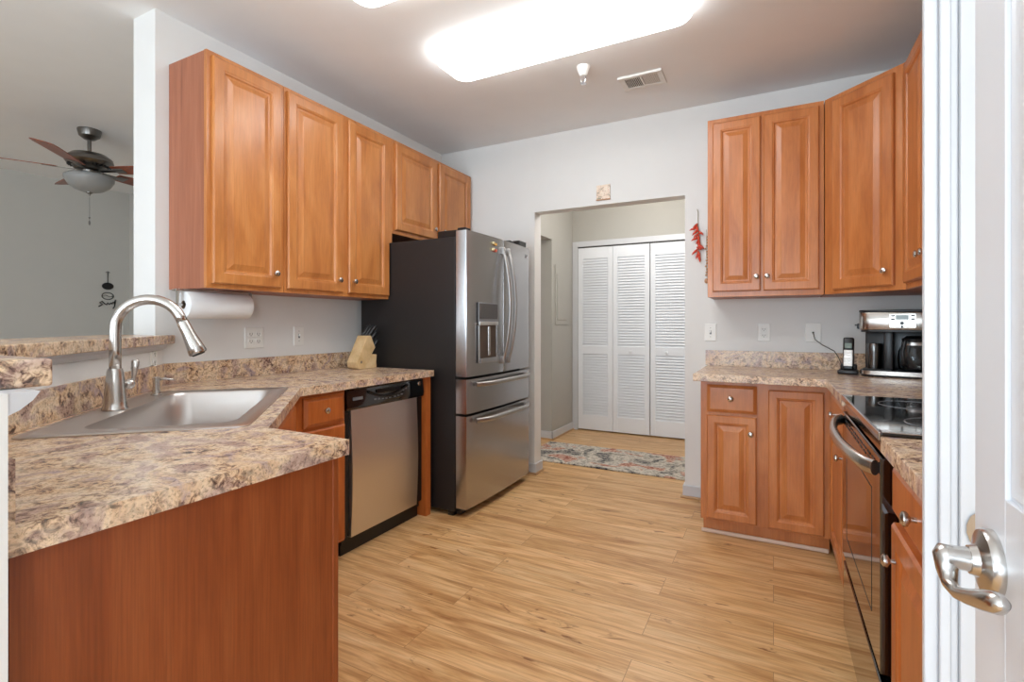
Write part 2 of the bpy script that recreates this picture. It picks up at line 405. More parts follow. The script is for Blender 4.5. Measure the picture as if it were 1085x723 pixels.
# baseboards
def base(name, segs, label):
    bb = MB(); sh = MB()
    for x0, x1, y0, y1 in segs:
        bb.box(x0, x1, y0, y1, .0, .085, .004)
    o = struct(name, bb, 'trim', label, 'baseboard'); return o
base('baseboard_back_left', [(-1.82, -1.69, YB-.013, YB), (-1.702, -1.689, YB, YB+.133), ], 'short white baseboard wrapping the opening beside the refrigerator')
base('baseboard_back_right', [(-.56, -.385, YB-.013, YB), (-.56, -.547, YB, YB+.133)], 'short white baseboard between opening and base cabinet')
base('baseboard_hall', [(-2.05, -2.037, 4.817, 5.42), (-2.6, -2.037, 4.817, 4.83)], 'white baseboard round the corner of the hall wall')
def shoe(name, segs, label):
    bb = MB()
    for x0, x1, y0, y1 in segs: bb.box(x0, x1, y0, y1, 0, .016, .004)
    return struct(name, bb, 'shoe', label, 'trim')
shoe('trim_4', [(-1.82, -1.677, YB-.026, YB-.013), (-1.689, -1.677, YB-.013, YB+.133)], 'oak shoe moulding by the refrigerator')
shoe('trim_5', [(-.573, -.40, YB-.026, YB-.013), (-.573, -.56, YB-.013, YB+.133)], 'oak shoe moulding left of the base cabinet')
shoe('trim_6', [(-2.037, -2.025, 4.805, 5.42), (-2.6, -2.025, 4.805, 4.817)], 'oak shoe moulding along the hall wall')

# ------------------------------------------------------------------ cabinet kit
KNOB = [(.0055, 0), (.0055, .010), (.0075, .012), (.0145, .016), (.0155, .020), (.0145, .024), (.009, .0275), (0, .0285)]
RX = Matrix.Rotation(PI/2, 4, 'X')        # lathe axis z -> -y
def knob(parent, x, y, z):
    return obj('knob', MB().lathe(KNOB, 18, Matrix.Translation((x, y, z)) @ RX), 'nickel', parent, True)
def rings_door(w, fw=.062):
    return [(0, 0), (0, .014), (.006, .020), (fw-.012, .020), (fw-.007, .017), (fw-.003, .0165), (fw, .012), (fw+.003, .009), (fw+.010, .009), (fw+.034, .0165), (fw+.036, .0175)]
RD = [(0, 0), (0, .010), (.004, .012), (.017, .020), (.020, .0205)]
def door(parent, x0, x1, z0, z1, yf, mat, kx=None, kz=None, fw=.062):
    d = obj('door', MB().panel(x0, x1, z0, z1, yf, rings_door(x1-x0, fw)), mat, parent)
    if kx is not None: knob(d, kx, yf-.020, kz)
    return d
def drawer(parent, x0, x1, z0, z1, yf, mat, kx=None, kz=None):
    d = obj('drawer', MB().panel(x0, x1, z0, z1, yf, RD), mat, parent)
    if kx is not None: knob(d, kx, yf-.020, kz)
    return d
def carcass(t, w, d, z0, z1, mat, left='side', right='side', kick=False, x0=0, kd=.06, ktop=.1):
    zb = ktop if kick else z0
    obj('body', MB().box(x0+.003, w-.003, -(d-.019), 0, zb, z1, .001), left, t)
    obj('face_frame', MB().box(x0, w, -d, -(d-.019), zb, z1, .0015), mat, t)
    if kick: obj('toe_kick', MB().box(x0+.01, w-.01, -(d-kd), -.05, 0, zb), mat if kick == 'wood' else 'dark_gap', t)

# left wall, upper cabinets (local x runs along the wall away from the camera)
G = 'wall cabinets above the left counter'
def upl(y0, label): return thing('wall_cabinet', label, 'cabinet', (XL+.001, y0, 0), 90, G)
D = .305; ZT, ZB = 2.469, 1.372
t = upl(1.388, 'maple wall cabinet with one tall door, its reddish side showing, nearest the faucet')
carcass(t, .410, D, ZB, ZT, 'maple'); door(t, .022, .384, 1.394, 2.447, -D, 'maple', .342, 1.466)
t = upl(1.800, 'maple wall cabinet with two tall doors, left of the refrigerator')
carcass(t, .850, D, ZB, ZT, 'maple'); door(t, .012, .398, 1.394, 2.447, -D, 'maple', .358, 1.466); door(t, .444, .806, 1.394, 2.447, -D, 'maple', .478, 1.466)
t = upl(2.652, 'short maple wall cabinet with two doors, above the refrigerator')
carcass(t, 1.000, D, 1.824, ZT, 'maple'); door(t, .022, .488, 1.852, 2.447, -D, 'maple', .448, 1.925); door(t, .525, .972, 1.852, 2.447, -D, 'maple', .566, 1.925)

# left wall, base cabinets
zc0, zc = .876, .914
GB = 'base cabinets of the left counter'
t = thing('base_cabinet', 'maple base cabinet with one drawer, between sink corner and dishwasher', 'cabinet', (XL+.02, 1.565, 0), 90, GB)
carcass(t, .312, .645, 0, zc0-.002, 'maple_base', kick=True); drawer(t, .052, .300, .715, .856, -.645, 'maple_base', .168, .787)
door(t, .052, .300, .115, .698, -.645, 'maple_base')
struct_end = thing('end_panel', 'narrow maple end panel between dishwasher and refrigerator', 'panel', (XL+.02, 2.534, 0), 90)
obj('panel_board', MB().box(0, .046, -.655, 0, 0, zc0-.002, .0015), 'maple_base', struct_end)
obj('face_strip', MB().box(0, .046, -.662, -.655, 0, zc0-.002, .001), 'maple_base', struct_end)
# corner sink base on the diagonal: faces (+x,+y)
t = thing('base_cabinet', 'maple corner base cabinet set diagonally under the sink', 'cabinet', (-1.281, .908, 0), 135, GB)
L = .905
b = MB().prism([(.003, .019), (L-.003, .019), (L-.003-.30, .50), (.30, .50)], .1, .70)
obj('body', b, 'side', t)
obj('face_frame', MB().box(0, L-.004, 0, .019, .1, zc0-.002, .0015), 'maple_base', t)
obj('toe_kick', MB().box(.05, L-.05, .06, .08, 0, .1), 'dark_gap', t)
obj('false_front', MB().panel(.06, L-.06, .715, .856, 0, RD), 'maple_base', t)
door(t, .06, L/2-.01, .115, .698, 0, 'maple_base', L/2-.05, .64); door(t, L/2+.01, L-.06, .115, .698, 0, 'maple_base', L/2+.05, .64)
# wing cabinet with big end panel, faces +y
t = thing('base_cabinet', 'maple base cabinet at the counter end nearest the camera, with a plain end panel', 'cabinet', (-.976, .304, 0), 180, GB)
carcass(t, .300, .601, 0, zc0-.002, 'maple_base', kick=True, x0=.008)
door(t, .03, .28, .115, .85, -.601, 'maple_base', .06, .6)
obj('side_panel', MB().box(-.004, .008, -.598, 0, 0, zc0-.002), 'endpanel', t)['label'] = 'plain red-brown wood grain end panel'
obj('corner_strip', MB().box(-.007, .012, -.612, -.594, 0, zc0-.002, .003), 'endpanel', t)

# left counter with sink cut-out
SC = Vector((-1.826, 1.038)); th = math.radians(135)
def sk(x, y): return (SC.x + x*math.cos(th)-y*math.sin(th), SC.y + x*math.sin(th)+y*math.cos(th))
def rrect(x0, x1, y0, y1, r, n=5):
    P = []
    for cx, cy, a0 in ((x1-r, y1-r, 0), (x0+r, y1-r, 90), (x0+r, y0+r, 180), (x1-r, y0+r, 270)):
        for i in range(n+1):
            a = math.radians(a0+90*i/n); P.append((cx+r*math.cos(a), cy+r*math.sin(a)))
    return P
BSd = -1.220
poly = [(-.948, .287), (-.948, .931), (-1.256, .931), (-1.902, 1.572), (-1.902, 2.582), (XL+.021, 2.582), (XL+.021, BSd-XL-.02), (BSd-.287, .287)]
hole = [sk(*p) for p in rrect(-.40, .40, -.235, .235, .06)]
ct = obj('countertop', MB().prism(poly, zc0, zc, 0, None, hole), 'granite')
tag(ct, 'brown granite-look countertop with the sink, angled along the left wall', 'countertop')
# backsplashes (strips along the same counter)
def strip(path, th_, z0, z1):
    """path of front-face points, body grows to the left of travel"""
    P = [Vector(p) for p in path]; B = []
    for i, p in enumerate(P):
        ns = []
        if i > 0: d = (p-P[i-1]).normalized(); ns.append(Vector((-d.y, d.x)))
        if i < len(P)-1: d = (P[i+1]-p).normalized(); ns.append(Vector((-d.y, d.x)))
        n = sum(ns, Vector((0, 0))).normalized(); B.append(p+n*th_/n.dot(ns[0]))
    return [tuple(p) for p in P]+[tuple(p) for p in reversed(B)]
fr = [(XL+.0195, 2.582), (XL+.0195, BSd-XL-.0195), (BSd-.303, .303), (-.948, .303)]
b = MB().prism(strip([tuple(p) for p in reversed(fr)], -.018, 0, 0) if False else strip(fr, -.0175, 0, 0), zc+.0005, 1.014)
tag(obj('backsplash', b, 'granite'), 'low granite-look backsplash bending behind the sink', 'backsplash')
# raised bar top
bar = [(-.975, .01), (-.975, .355), (-1.545, .355), (XL+.001, -1.19-XL), (XL+.001, 1.328), (-3.0, 1.328), (-1.68, .01)]
tag(obj('bar_top', MB().prism(bar, 1.1105, 1.152, .004), 'granite'), 'raised granite-look bar top on the knee wall behind the sink', 'countertop')

# ------------------------------------------------------------------ sink, local frame
t = thing('kitchen_sink', 'stainless steel corner drop-in sink with one deep bowl', 'sink', (SC.x, SC.y, zc), 135)
b = MB(); 
def loopface(bm, A, za, B_, zb):
    va = [bm.verts.new((x, y, za)) for x, y in A]; vb = [bm.verts.new((x, y, zb)) for x, y in B_]
    n = len(A)
    for i in range(n): bm.faces.new((va[i], va[(i+1) % n], vb[(i+1) % n], vb[i]))
    return vb
seq = [(-.455, .455, -.272, .272, .03, .0008), (-.455, .455, -.272, .272, .03, .003), (-.449, .449, -.266, .266, .028, .0065), (-.425, .425, -.245, .250, .03, .0065), (-.420, .420, -.240, .245, .03, .004),
       (-.385, .385, -.222, .162, .065, .004), (-.380, .380, -.217, .157, .065, -.004), (-.368, .368, -.205, .145, .065, -.165), (-.345, .345, -.18, .12, .06, -.188), (-.30, .30, -.14, .08, .05, -.192)]
prev = None
for x0, x1, y0, y1, r, z in seq:
    vs = [b.bm.verts.new((x, y, z)) for x, y in rrect(x0, x1, y0, y1, r, 6)]
    if prev:
        for i in range(len(vs)): b.bm.faces.new((prev[i], prev[(i+1) % len(vs)], vs[(i+1) % len(vs)], vs[i]))
    prev = vs
b.bm.faces.new(prev); bmesh.ops.recalc_face_normals(b.bm, faces=b.bm.faces[:])
obj('basin', b, 'steel_sink', t, True)
obj('drain', MB().lathe([(.055, -.191), (.055, -.188), (.045, -.187), (.042, -.190), (0, -.190)], 24), 'chrome', t, True)
# faucet
fx = sk(-.03, .205)
t = thing('faucet', 'tall brushed nickel gooseneck faucet on the sink deck', 'faucet', (fx[0], fx[1], zc+.0045), 135)
obj('base', MB().lathe([(.037, 0), (.037, .006), (.034, .010), (.032, .03), (.027, .09), (.0235, .128), (.0205, .138)], 28), 'nickel', t, True)
pts = [(0, 0, .13), (0, 0, .20), (0, 0, .262)]
r_ = .098
for i in range(1, 19):
    a = math.radians(156*i/18); pts.append((0, -(r_-r_*math.cos(a)), .272+r_*math.sin(a)))
e = pts[-1]; dy, dz = .40, -.92
pts.append((0, e[1]-dy*.02, e[2]+dz*.02))
obj('neck', MB().tube(pts, .0170, 20), 'nickel', t, 'all')
e = pts[-1]; p = lambda s_: (0, e[1]-dy*s_, e[2]+dz*s_)
obj('spray_head', MB().tube([p(0), p(.004), p(.04), p(.095), p(.115), p(.120)], [.0180, .0185, .0200, .0265, .029, .026], 22), 'nickel', t, True)
obj('spray_nozzle', MB().tube([p(.118), p(.124)], [.022, .019], 20), 'dark', t, True)
h = obj('handle_hub', MB().sphere((.028, -.030, .082), .017, (1, 1, 1.05)), 'nickel', t, 'all')
obj('lever', MB().tube([(.032, -.036, .086), (.034, -.040, .106), (.036, -.042, .134), (.038, -.044, .158), (.038, -.044, .166)], [.006, .007, .011, .0125, .007], 14, .7), 'nickel', h, 'all')
# soap dispenser
sx = sk(.335, .205)
t = thing('soap_dispenser', 'small nickel soap pump behind the far end of the sink', 'soap dispenser', (sx[0], sx[1], zc+.0045), 135)
obj('pump_body', MB().lathe([(.020, 0), (.020, .004), (.014, .008), (.0125, .055), (.014, .062), (.014, .070), (.006, .074), (0, .074)], 20), 'nickel', t, True)
obj('nozzle', MB().tube([(0, 0, .062), (0, -.03, .065), (0, -.062, .060)], [.006, .005, .004], 10), 'nickel', t, 'all')

# ------------------------------------------------------------------ dishwasher
t = thing('dishwasher', 'stainless dishwasher with black control panel, left of the refrigerator', 'dishwasher', (XL+.02, 1.884, 0), 90)
w = .646; d0 = .630
obj('tub', MB().box(.004, w-.004, -.61, 0, .06, zc0-.004), 'black', t)
b = MB(); n = 10; prof = []
for i in range(n+1):
    u = i/n; prof.append((-(d0+.008+.012*math.sin(PI*min(1, u*1.05))), .092+(.756-.092)*u))
pl = [( -.60, .092)] + prof + [(-.60, .756)]
def prism_x(poly, x0, x1):
    """poly in (y,z), extruded along x"""
    m_ = MB(); A = [m_.bm.verts.new((x0, y, z)) for y, z in poly]; B_ = [m_.bm.verts.new((x1, y, z)) for y, z in poly]; k = len(poly)
    m_.bm.faces.new(A[::-1]); m_.bm.faces.new(B_)
    for i in range(k): m_.bm.faces.new((A[i], A[(i+1) % k], B_[(i+1) % k], B_[i]))
    bmesh.ops.recalc_face_normals(m_.bm, faces=m_.bm.faces[:]); return m_
dw = obj('door', prism_x(pl, .044, .586), 'steel', t, True)
obj('door_edge', MB().box(.008, .042, -.628, -.60, .10, .75, .004), 'black', t)
obj('door_edge', MB().box(.588, w-.004, -.634, -.60, .10, .75, .004), 'black', t)
cp = obj('control_panel', prism_x([(-.60, .757), (-.648, .757), (-.652, .78), (-.645, .86), (-.63, .868), (-.60, .868)], .004, w-.004), 'blackgloss', t, True)
arc = [(-.11+.0, .0)]
pts = [(.16+.32*i/12, -.653-.003*math.sin(PI*i/12), .84-.040*math.sin(PI*i/12)) for i in range(13)]
obj('pocket_handle', MB().tube(pts, .006, 8, 1.3).box(.22, .42, -.654, -.648, .822, .846, .004), 'black', cp, True)
for i in range(8):
    x = .20+i*.030+(.012 if i > 4 else 0); z = .790-.006*math.sin(PI*i/7)
    obj('button', MB().box(x, x+.017, -.6535, -.649, z, z+.007, .001), 'grey', cp)
for i in range(3): obj('button', MB().box(.41+i*.025, .425+i*.025, -.6535, -.648, .808+i*.006, .813+i*.006, .001), 'grey', cp)
obj('latch_badge', MB().box(.045, .115, -.6535, -.648, .805, .822, .002), 'grey', cp)
obj('round_badge', MB().lathe([(.013, 0), (.013, .004), (.010, .006), (0, .006)], 20, Matrix.Translation((.600, -.646, .838)) @ RX), 'chrome', cp, True)
obj('toe_kick', MB().box(.006, w-.006, -.60, -.2, .0, .088), 'black', t)

# ------------------------------------------------------------------ refrigerator
t = thing('refrigerator', 'stainless french door refrigerator with black sides in the back left corner', 'refrigerator', (-2.55, 2.613, 0), 90)
w = .900; by = -.786; fy = -.880
obj('case', MB().box(0, w, by, 0, .03, 1.753, .004), 'blackside', t)
obj('base_grille', MB().box(.02, w-.02, by-.03, by, .012, .05), 'black', t)
for fx0, fy0 in ((.01, by+.02), (w-.06, by+.02), (.01, -.06), (w-.06, -.06)): obj('foot', MB().box(fx0, fx0+.05, fy0, fy0+.04, 0, .030), 'black', t)
def bowed(x0, x1, z0, z1, mname, cut=None):
    """door block with gently bowed front over the full fridge width"""
    n = 14; top = []
    for i in range(n+1):
        x = x0+(x1-x0)*i/n; u = x/w
        top.append((x, fy+.010-.016*math.sin(PI*u)))
    r = .010
    poly_ = [(x0, by-.006)]+[(x0, top[0][1]+r), (x0+r*.3, top[0][1]+r*.3)]+top[1:-1]+[(x1-r*.3, top[-1][1]+r*.3), (x1, top[-1][1]+r), (x1, by-.006)]
    return MB().prism(poly_, z0, z1, 0)
dl = obj('door', bowed(.002, .447, .876, 1.790, ''), 'steel_fridge', t, True)
dr = obj('door', bowed(.453, .898, .876, 1.790, ''), 'steel_fridge', t, True)
m1 = obj('drawer', bowed(.002, .898, .646, .860, ''), 'steel_fridge', t, True)
m2 = obj('drawer', bowed(.002, .898, .055, .630, ''), 'steel_fridge', t, True)
def vhandle(par, x):
    z0, z1 = .955, 1.715; P = []
    for i in range(17):
        u = i/16; P.append((x, fy-.016-.058*math.sin(PI*u)**.75, z0+(z1-z0)*u))
    obj('handle', MB().tube(P, .0115, 12, 1.0).box(x-.014, x+.014, fy-.03, fy-.001, z0-.02, z0+.03, .004).box(x-.014, x+.014, fy-.03, fy-.001, z1-.03, z1+.02, .004), 'handle', par, True)
vhandle(dl, .420); vhandle(dr, .500)
def hhandle(par, z):
    P = [(.075+.75*i/16, fy-.014-.042*min(1, math.sin(PI*i/16)*2.2), z) for i in range(17)]
    obj('handle', MB().tube(P, .0125, 12, 1.25), 'handle', par, True)
hhandle(m1, .825); hhandle(m2, .597)
# dispenser on the left door
yd = fy-.0055
ds = obj('dispenser', MB().box(.115, .366, yd-.004, yd+.004, 1.215, 1.345, .002), 'grey', dl)
obj('dispenser_display', MB().box(.122, .359, yd-.0055, yd-.003, 1.24, 1.338, .001), plain('smoked_panel', (88, 86, 86), .15), ds)
obj('button_strip', MB().box(.117, .364, yd-.010, yd-.002, 1.198, 1.222, .003), 'steel', ds)
b = MB(); b.box(.115, .135, yd-.004, yd+.003, .955, 1.198, .002); b.box(.346, .366, yd-.004, yd+.003, .955, 1.198, .002); b.box(.135, .346, yd-.012, yd+.003, .955, .985, .002)
obj('dispenser_frame', b, 'steel_fridge', ds)
obj('dispenser_recess', MB().box(.136, .345, yd-.002, yd+.001, .986, 1.197), plain('recess_brown', (96, 78, 66), .3, .6), ds)
obj('paddle', MB().box(.226, .252, yd-.012, yd-.002, 1.0, 1.19, .004), 'nickel', ds)
b = MB().box(.02, .16, by-.03, by+.15, 1.7535, 1.800, .006); b.box(.010, .07, by-.070, by-.01, 1.7905, 1.808, .004)
obj('hinge_cover', b, 'black', t)
b = MB().box(w-.22, w-.03, by-.03, by+.14, 1.7535, 1.830, .008); b.box(w-.15, w-.03, by-.072, by-.01, 1.7905, 1.836, .006)
obj('hinge_cover', b, 'black', t)
bd = obj('round_badge', MB().lathe([(.014, 0), (.014, .003), (.012, .004), (0, .004)], 24, Matrix.Translation((.835, fy+.0035, 1.725)) @ RX), 'chrome', dr, True)
# monogram curls on the badge
b = MB()
for cx_, s_ in ((-.004, 1), (.004, -1)):
    b.tube([(.835+cx_+.0035*math.cos(a*.5), fy-.001, 1.725+.006*math.sin(a*.5)) for a in range(0, 10)], .0007, 6)
obj('badge_monogram', b, 'dark', bd)
# magnets on the left door
for i, (dx, dz, sx_, sz_, mt, lab) in enumerate([(.300, 1.748, .022, .016, 'magnet_cream', 'cream magnet, upper left of the cluster on the refrigerator door'), (.330, 1.742, .026, .016, 'gold', 'yellow magnet, upper right of the cluster on the refrigerator door'),
        (.296, 1.705, .028, .018, 'magnet_cream', 'cream and red magnet, lower left of the refrigerator door cluster'), (.330, 1.700, .028, .018, 'magnet_red', 'red magnet, lower right of the cluster on the refrigerator door')]):
    wx = -2.55-(fy-.014); 
    b = MB().box(-.003, .006, -sx_/2, sx_/2, -sz_/2, sz_/2, .002).sphere((.006, sx_*.2, sz_*.2), .006, (.5, 1, 1), 10)
    o = obj('magnet', b, mt, None, False, (-2.55+.8865+.0035, 2.613+dx, dz))
    tag(o, lab, 'magnet', 'magnets on the refrigerator')

# ------------------------------------------------------------------ right side: back wall upper cabinets
GU = 'wall cabinets in the right corner'
yf = .331
t = thing('wall_cabinet', 'maple wall cabinet with two tall doors, on the back wall beside the chili string', 'cabinet', (-.363, YB-.001, 0), 0, GU)
carcass(t, .616, yf-.001, ZB, ZT, 'maple_warm'); door(t, .030, .295, 1.404, 2.440, -yf, 'maple_warm', .274, 1.487, .058); door(t, .310, .592, 1.404, 2.440, -yf, 'maple_warm', .331, 1.487, .058)
t = thing('wall_cabinet', 'maple corner wall cabinet with one door set at an angle', 'cabinet', (.256, 3.326, 0), -45, GU)
Ld = .4395; qq = .7071
def w2l(x, y):
    dx, dy = x-.256, y-3.326; return (dx*qq-dy*qq, dx*qq+dy*qq)
obj('body', MB().prism([w2l(.258, 3.340), w2l(.258, 3.655), w2l(.873, 3.655), w2l(.873, 3.018), w2l(.580, 3.018)], ZB, ZT), 'side', t)
obj('face_frame', MB().box(0, Ld, -.0, .019, ZB, ZT, .0015), 'maple_warm', t)
door(t, .060, .388, 1.396, 2.440, 0, 'maple_warm', .355, 1.47)
t = thing('wall_cabinet', 'maple wall cabinet on the right wall, partly cut off by the door casing', 'cabinet', (XR-.001, 3.014, 0), -90, GU)
carcass(t, .76, .306, ZB, ZT, 'maple_warm'); door(t, .018, .395, 1.40, 2.440, -.306, 'maple_warm', .362, 1.50); door(t, .405, .742, 1.40, 2.440, -.306, 'maple_warm', .438, 1.50)

# right side base cabinets
RC0, RC = .885, .925
GR = 'base cabinets of the right counter'
t = thing('base_cabinet', 'maple base cabinet with one drawer and two doors, against the back wall', 'cabinet', (-.372, YB-.001, 0), 0, GR)
dd = .587
carcass(t, .644, dd, 0, RC0-.002, 'maple_warm', kick='wood', kd=.04, ktop=.088)
drawer(t, .034, .292, .706, .862, -dd, 'maple_warm', .160, .787)
door(t, .034, .290, .100, .690, -dd, 'maple_warm', .262, .600, .052); door(t, .347, .605, .100, .848, -dd, 'maple_warm', None, None, .052)
obj('quarter_round', MB().box(0, .63, -(dd-.025), -(dd-.04), 0, .022, .006), 'kick_trim', t)['label'] = 'pale quarter round at the toe kick'
t = thing('base_cabinet', 'maple corner base cabinet with small drawer over door, between corner and range', 'cabinet', (XR-.001, 3.655, 0), -90, GR)
obj('body', MB().box(.003, 1.322, -.58, 0, .1, RC0-.002).bm and MB().box(.003, 1.322, -.58, 0, .1, RC0-.002), 'side', t)
obj('face_frame', MB().box(.592, 1.325, -.600, -.581, .1, RC0-.002, .0015), 'maple_warm', t)
obj('toe_kick', MB().box(.60, 1.315, -.54, -.3, 0, .1), 'maple_warm', t)
drawer(t, .65, 1.20, .722, .862, -.600, 'maple_warm', .905, .785); door(t, .65, 1.20, .115, .705, -.600, 'maple_warm', 1.15, .640)
t = thing('base_cabinet', 'maple base cabinet with drawer over door, near side of the range', 'cabinet', (XR-.001, 1.532, 0), -90, GR)
carcass(t, .542, .600, 0, RC0-.002, 'maple_base', kick='wood')
drawer(t, .02, .53, .742, .868, -.600, 'maple_base', .272, .812); door(t, .02, .53, .115, .722, -.600, 'maple_base', .072, .645)
# counters
poly = [(-.403, YB-.002), (-.403, 2.975), (.236, 2.975), (.236, 2.326), (XR-.002, 2.326), (XR-.002, YB-.002)]
tag(obj('countertop', MB().prism(poly, RC0, RC, .003), 'granite'), 'granite-look countertop in the right corner, under the coffee maker', 'countertop')
tag(obj('countertop', MB().box(.236, XR-.002, .99, 1.532, RC0, RC, .003), 'granite'), 'short granite-look countertop on the near side of the range', 'countertop')
b = MB().prism([(-.410, YB-.0015), (-.410, YB-.020), (XR-.021, YB-.020), (XR-.021, 2.33), (XR-.0025, 2.33), (XR-.0025, YB-.0015)], RC+.0005, 1.028)
tag(obj('backsplash', b, 'granite'), 'low granite-look backsplash below the outlets of the right corner', 'backsplash')

# ------------------------------------------------------------------ range
t = thing('range', 'black glass-top electric range with a curved steel door handle', 'stove', (XR-.004, 2.318, 0), -90)
w = .774; f = .611      # local front plane; door sticks out to x = .24
obj('body', MB().box(.004, w, -f+.02, -.002, .035, .903, .003).box(.05, .10, -.55, -.5, 0, .035).box(w-.10, w-.05, -.55, -.5, 0, .035), 'black', t)
ck = obj('cooktop', MB().box(.0, w, -f-.022, -.06, .905, .931, .004), 'blackgloss', t)
for cx_, cy_, rr in ((.20, -.45, .10), (.57, -.43, .115), (.20, -.19, .075), (.57, -.19, .09)):
    obj('burner_ring', MB().tube([(cx_+rr*math.cos(2*PI*i/36), cy_+rr*math.sin(2*PI*i/36), .9315) for i in range(36)], .0012, 6, closed=True), 'grey', ck)
obj('side_trim', MB().box(w-.045, w-.002, -f-.018, -.07, .9305, .9335, .001), 'chrome', ck)
obj('front_trim', MB().box(.0, w, -f-.026, -f-.021, .912, .933, .002), 'chrome', ck)
obj('backguard', MB().box(.0, w, -.06, -.003, .905, 1.10, .01), 'black', t)
obj('front_band', MB().box(.003, w-.002, -f-.018, -f+.02, .876, .904, .003), 'blackgloss', t)
dr_ = obj('oven_door', MB().box(.003, w-.002, -f-.022, -f+.019, .322, .868, .004), 'blackgloss', t)
for i in range(9):
    x = .09+i*.07
    for z in (.842, .828): obj('vent_slot', MB().box(x, x+.045, -f-.0235, -f-.020, z, z+.006), 'black', dr_)
P = []
for i in range(25):
    u = i/24; P.append((.025+.730*u, -f-.030-.050*math.sin(PI*u)**.55, .838))
obj('handle', MB().tube(P, .0125, 14, 1.6), 'nickel', dr_, True)
b = MB(); x0, x1, z0, z1 = .12, .65, .42, .76
for a in ((x0, x1, z0, z0+.003), (x0, x1, z1-.003, z1)): b.box(a[0], a[1], -f-.0228, -f-.0215, a[2], a[3])
for a in ((x0, x0+.003), (x1-.003, x1)): b.box(a[0], a[1], -f-.0228, -f-.0215, z0, z1)
obj('window_outline', b, 'black', dr_)
obj('storage_drawer', MB().box(.003, w-.002, -f-.020, -f+.019, .045, .292, .004), 'blackgloss', t)

# ------------------------------------------------------------------ things on the left counter
t = thing('knife_block', 'pale wood knife block full of black handled knives, against the refrigerator', 'knife block', (-2.40, 2.46, zc+.0005), 90)
# profile in local x (along wall), extruded along local y
def prism_y(poly, y0, y1, bev=0):
    R = Matrix(((1, 0, 0, 0), (0, 0, 1, 0), (0, 1, 0, 0), (0, 0, 0, 1)))
    m_ = MB(); m_.prism(poly, y0, y1, bev, R); bmesh.ops.recalc_face_normals(m_.bm, faces=m_.bm.faces[:]); return m_
obj('slanted_block', prism_y([(-.075, .012), (-.060, .0), (-.020, .0), (.085, .135), (.045, .215), (.012, .215), (-.082, .045)], -.045, .045, .004), 'block', t)
obj('base_block', prism_y([(-.018, .0), (.100, .0), (.096, .040), (.100, .088), (.055, .092)], -.043, .043, .003), 'block', t)
obj('round_mark', MB().lathe([(.009, 0), (.009, .0015), (0, .0015)], 16, Matrix.Translation((-.045, -.045, .045)) @ RX), 'card', t)
k = 0
dirv = Vector((.68, 0, .73))
for (bx, bz, L_, ys) in ((.035, .205, .105, (-.028, 0, .028)), (.055, .180, .085, (-.028, -.002, .026)), (.078, .130, .080, (-.026, .0, .026))):
    for y_ in ys:
        p0 = Vector((bx, y_, bz)); 
        L2 = L_*random.uniform(.88, 1.08)
        kn = obj('knife', MB().tube([p0, p0+dirv*.012, p0+dirv*L2*.5, p0+dirv*L2*.9, p0+dirv*L2], [.009, .0115, .0108, .0125, .009], 10, 1.2), 'black', t, True)
        for s_ in (.35, .7): obj('rivet', MB().sphere(p0+dirv*L2*s_+Vector((0, -.0110, 0)), .0022, seg=8), 'chrome', kn)
        obj('end_cap', MB().sphere(p0+dirv*L2, .0095, (1, 1, .7), 8), 'chrome', kn)
# paper towel holder under first cabinet
t = thing('paper_towel_holder', 'steel paper towel holder under the first wall cabinet', 'paper towel holder', (-2.455, 1.53, ZB-.001), 90)
b = MB().box(-.185, -.181, -.012, .012, -.095, 0, .001).box(.181, .185, -.012, .012, -.095, 0, .001).box(-.185, .185, -.016, .016, -.004, 0, .001)
b.box(-.20, -.165, -.018, .018, -.012, -.003, .002)
obj('bracket', b, 'nickel', t)
obj('rod', MB().tube([(-.190, 0, -.075), (.190, 0, -.075)], .007, 12), 'nickel', t, True)
R = Matrix.Rotation(PI/2, 4, 'X')
rl = thing('paper_towel_roll', 'white paper towel roll hanging under the first wall cabinet', 'paper towel', (-2.455, 1.53, ZB-.076), 0)
obj('paper', MB().lathe([(.020, -.158), (.063, -.158), (.0645, -.155), (.0645, .155), (.063, .158), (.020, .158), (.020, -.158)], 40, R, False), 'paper', rl, True)
obj('core', MB().lathe([(.0195, -.157), (.0195, .157), (.0175, .157), (.0175, -.157), (.0195, -.157)], 24, R, False), 'card', rl, True)

# ------------------------------------------------------------------ wall plates
def plate(name, label, cat, loc, rotz, w, h, kind, n=1):
    """local: front is -y"""
    t = thing(name, label, cat, loc, rotz)
    obj('cover_plate', MB().panel(-w/2, w/2, -h/2, h/2, 0, [(0, 0), (0, .003), (.003, .0055), (.004, .0055)]), 'white', t)
    for i in range(n):
        cx_ = (i-(n-1)/2)*.046
        if kind == 'outlet':
            for z in (-.020, .020):
                s_ = obj('socket', MB().box(cx_-.0165, cx_+.0165, -.0078, -.0055, z-.014, z+.014, .004), 'white', t)
                obj('slots', MB().box(cx_-.008, cx_-.0055, -.0084, -.0075, z-.003, z+.006).box(cx_+.0055, cx_+.008, -.0084, -.0075, z-.003, z+.006).box(cx_-.0025, cx_+.0025, -.0084, -.0075, z-.010, z-.006), 'dark', s_)
        elif kind == 'toggle':
            obj('toggle', MB().box(cx_-.004, cx_+.004, -.018, -.0055, -.002, .012, .002), 'white', t)
            obj('screw', MB().box(cx_-.002, cx_+.002, -.0065, -.005, .028, .032).box(cx_-.002, cx_+.002, -.0065, -.005, -.032, -.028), 'dark', t)
            obj('toggle_slot', MB().box(cx_-.006, cx_+.006, -.0062, -.005, -.013, .013), 'grey', t)
        elif kind == 'jack':
            obj('jack', MB().lathe([(.0055, 0), (.0055, .006), (.003, .010), (0, .010)], 12, Matrix.Translation((cx_, -.005, 0)) @ RX), 'dark', t)
    return t
